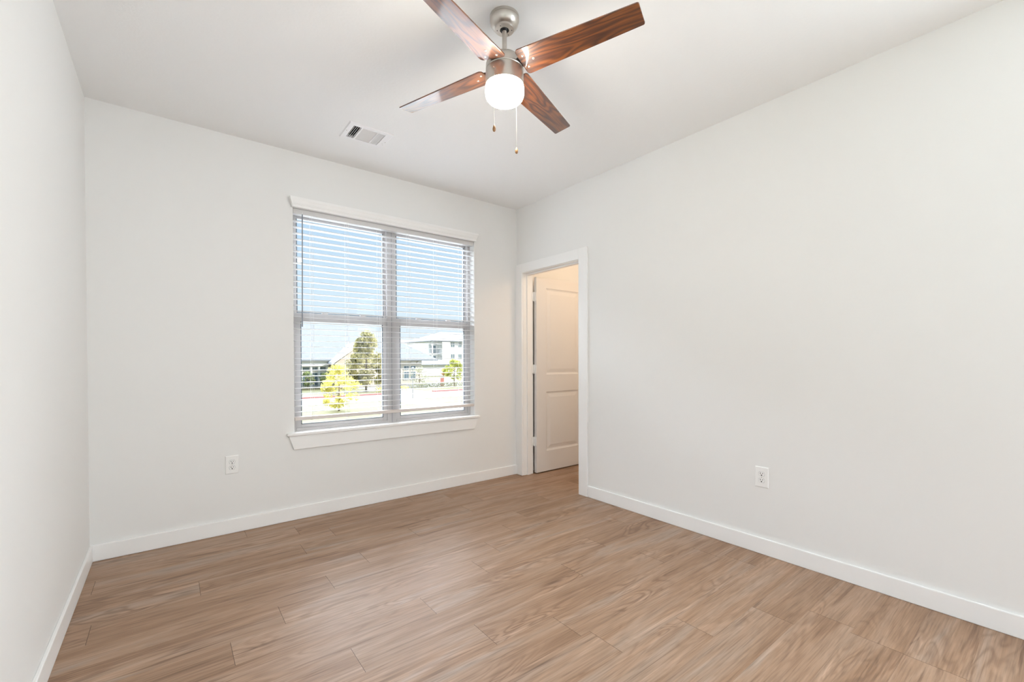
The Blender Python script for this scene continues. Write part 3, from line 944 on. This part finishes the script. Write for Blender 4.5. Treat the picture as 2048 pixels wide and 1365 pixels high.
def apartments():
    t = thing('apartment_building', (52, 92, GZ), 'three storey white apartment building with a corner balcony behind the lime tree', 'apartment building')
    y = 93.0
    MB().box(53.2, 74, y, y + 14, GZ, 5.5).box(50.8, 53.2, y + 1.6, y + 14, GZ, 5.5).build('wall', M['white'], t)
    mb = MB()
    hip(mb, 50.2, 75, y - 0.6, y + 14.6, 5.7, 57, 70, y + 7, 8.3)
    mb.build('roof', M['shingle'], t)
    MB().box(53.2, 55.4, y - 0.9, y, GZ, 5.4).build('siding_bay', M['siding'], t)
    mb = MB()
    mb.loft([[(50.6, yy, 5.72), (53.0, yy, 5.72), (51.8, yy, 6.75)] for yy in (y - 0.55, y + 2)])
    mb.build('gable', M['white'], t)
    for z in (-0.1, 2.5):
        b = MB().box(50.8, 53.15, y - 0.2, y + 1.6, z - 0.2, z).build('balcony', M['white'], t)
        r = MB().box(50.8, 53.15, y - 0.2, y - 0.14, z + 0.95, z + 1.03)
        for i in range(12):
            xx = 50.85 + i * 0.205
            r.box(xx, xx + 0.03, y - 0.19, y - 0.15, z, z + 0.95)
        r.build('railing', M['iron'], b)
        win(None, t, 51.4, 52.7, y + 1.59, z + 0.05, z + 2.0)
    MB().box(50.8, 51.05, y - 0.2, y + 0.05, GZ, 5.5).build('post', M['white'], t)
    for x in (56.2, 56.75, 58.3, 58.85, 61.0, 61.5):
        for z in (4.15, 1.2, -1.6):
            win(None, t, x, x + 0.38, y, z, z + 1.15)
apartments()

# ------------------------------------------------------------------ outside : trees and planting
def tree(name, label, cat, loc, h, r, z_crown, mat, n, seed, shape='round', size=0.2, group=None, parts=True):
    rnd = random.Random(seed)
    t = thing(name, loc, label, cat, group)
    x0, y0, z0 = loc
    if parts:
        tr = MB()
        tr.tube((x0, y0, z0), (x0 + 0.03, y0, z0 + h * 0.55), 0.035 * r + 0.03, 0.02 * r + 0.012, 8)
        tr.tube((x0 + 0.03, y0, z0 + h * 0.55), (x0, y0, z0 + h * 0.92), 0.02 * r + 0.012, 0.008, 6)
        for i in range(14):
            a = rnd.uniform(0, 2 * math.pi)
            zz = z0 + z_crown + (h - z_crown) * rnd.uniform(0.02, 0.7)
            k = r * (0.75 if shape == 'round' else 0.85 * (1 - (zz - z0 - z_crown) / (h - z_crown)) + 0.1)
            tr.tube((x0, y0, zz), (x0 + k * math.cos(a), y0 + k * math.sin(a), zz + 0.35 * k), 0.012 * r + 0.006, 0.004, 5)
        tr.build('trunk', M['bark'], t)
    lf = MB()
    # clumps
    cl = []
    while len(cl) < 46:
        u = rnd.random()
        zz = z_crown + (h - z_crown) * u
        if shape == 'cone':
            prof = r * (1 - u) ** 0.75 * min(1.0, 0.55 + 3.0 * u)
        elif shape == 'ball':
            prof = r * math.sqrt(max(0.02, 1 - (2 * u - 1) ** 2))
        else:
            prof = r * (math.sin(math.pi * min(1, 0.12 + 0.88 * u)) ** 0.7) * (1.0 if u < 0.5 else 0.95)
        a = rnd.uniform(0, 2 * math.pi)
        q = prof * math.sqrt(rnd.uniform(0.15, 1.0))
        cl.append((q * math.cos(a), q * math.sin(a), zz, r * rnd.uniform(0.16, 0.30)))
    for i in range(n):
        cx, cy, cz, cr = rnd.choice(cl)
        v = Vector((rnd.gauss(0, 1), rnd.gauss(0, 1), rnd.gauss(0, 0.8)))
        v = v.normalized() * cr * rnd.random() ** 0.4
        p = Vector((x0 + cx, y0 + cy, z0 + cz)) + v
        s = size * rnd.uniform(0.6, 1.3)
        m = Euler((rnd.uniform(0, 6.3), rnd.uniform(0, 6.3), rnd.uniform(0, 6.3))).to_matrix()
        lf.add([tuple(p + m @ Vector(c)) for c in ((-s * 0.5, 0, 0), (0, -s * 0.3, 0.02 * s), (s * 0.5, 0, 0), (0, s * 0.3, 0.02 * s))], [(0, 1, 2, 3)])
    lf.build('foliage', mat, t)
    return t

tree('autumn_tree', 'tallest tree outside, cone shaped with gold and olive leaves before the grey roof', 'tree', (18.35, 47.0, GZ), 6.7, 2.9, 1.1, M['autumn'], 10500, 1, 'cone', 0.27)
tree('yellow_tree', 'bright yellow young tree on the near lawn before the tall autumn tree', 'tree', (10.25, 29.9, GZ), 3.3, 1.35, 0.4, M['yellow'], 2800, 2, 'round', 0.17)
tree('lime_tree', 'lime green young tree in front of the apartment building', 'tree', (31.0, 48.6, GZ), 3.6, 1.4, 1.2, M['lime'], 3200, 3, 'round', 0.2)
tree('pale_sapling', 'thin sapling with sparse pale leaves beside the lamp post', 'tree', (27.2, 51.4, GZ), 2.6, 1.35, 0.7, M['pale'], 420, 4, 'round', 0.2)
tree('orange_tree', 'small orange leaved tree left of the lime green tree', 'tree', (31.6, 52.6, GZ), 2.35, 0.5, 1.5, M['orange'], 320, 5, 'ball', 0.2)
tree('shrub', 'green shrub before the white columned windows at the far left', 'shrub', (14.1, 55.8, GZ), 2.1, 0.85, 0.6, M['green'], 700, 6, 'ball', 0.22)
tree('shrub', 'green shrub before the white columned windows, nearer the brick gable', 'shrub', (16.3, 56.0, GZ), 2.0, 0.75, 0.7, M['green'], 600, 7, 'ball', 0.22)
def hedge(label, x0, x1, y, h, mat, seed):
    rnd = random.Random(seed)
    mb = MB()
    for i in range(int(420 * (x1 - x0) / 4)):
        p = Vector((rnd.uniform(x0, x1), y + rnd.uniform(-0.35, 0.35), GZ + h * rnd.random() ** 0.7))
        s = 0.2 * rnd.uniform(0.6, 1.3)
        m = Euler((rnd.uniform(0, 6.3), rnd.uniform(0, 6.3), rnd.uniform(0, 6.3))).to_matrix()
        mb.add([tuple(p + m @ Vector(c)) for c in ((-s * 0.5, 0, 0), (0, -s * 0.3, 0), (s * 0.5, 0, 0), (0, s * 0.3, 0))], [(0, 1, 2, 3)])
    o = mb.build('hedge', mat, None, org=((x0 + x1) / 2, y, GZ))
    tag(o, label, 'hedge')
hedge('low yellow hedge at the foot of the lamp post', 19.2, 23.2, 46.2, 0.55, M['yellow'], 21)
hedge('low olive hedge under the pale sapling and lime tree', 25.0, 33.5, 49.6, 0.55, M['pale'], 22)

t = thing('lamp_post', (18.3, 34.5, GZ), 'slim grey lamp post standing by the street', 'lamp post')
MB().tube((18.3, 34.5, GZ), (18.3, 34.5, 0.30), 0.045, 0.03, 10).build('pole', M['iron'], t)
MB().lathe([(0.12, 0.0), (0.13, 0.02), (0.10, 0.12), (0.03, 0.16)], (18.3, 34.5, 0.30), 14).build('lamp_head', M['iron'], t)
t = thing('sign_post', (30.6, 51.2, GZ), 'short reddish brown marker post under the orange leaved tree', 'post')
MB().box(30.35, 30.85, 51.1, 51.3, GZ, GZ + 1.25).build('post', M['redkerb'], t, bevel=0.03)
MB().box(30.28, 30.92, 51.05, 51.35, GZ + 1.25, GZ + 1.33).build('cap', M['iron'], t)
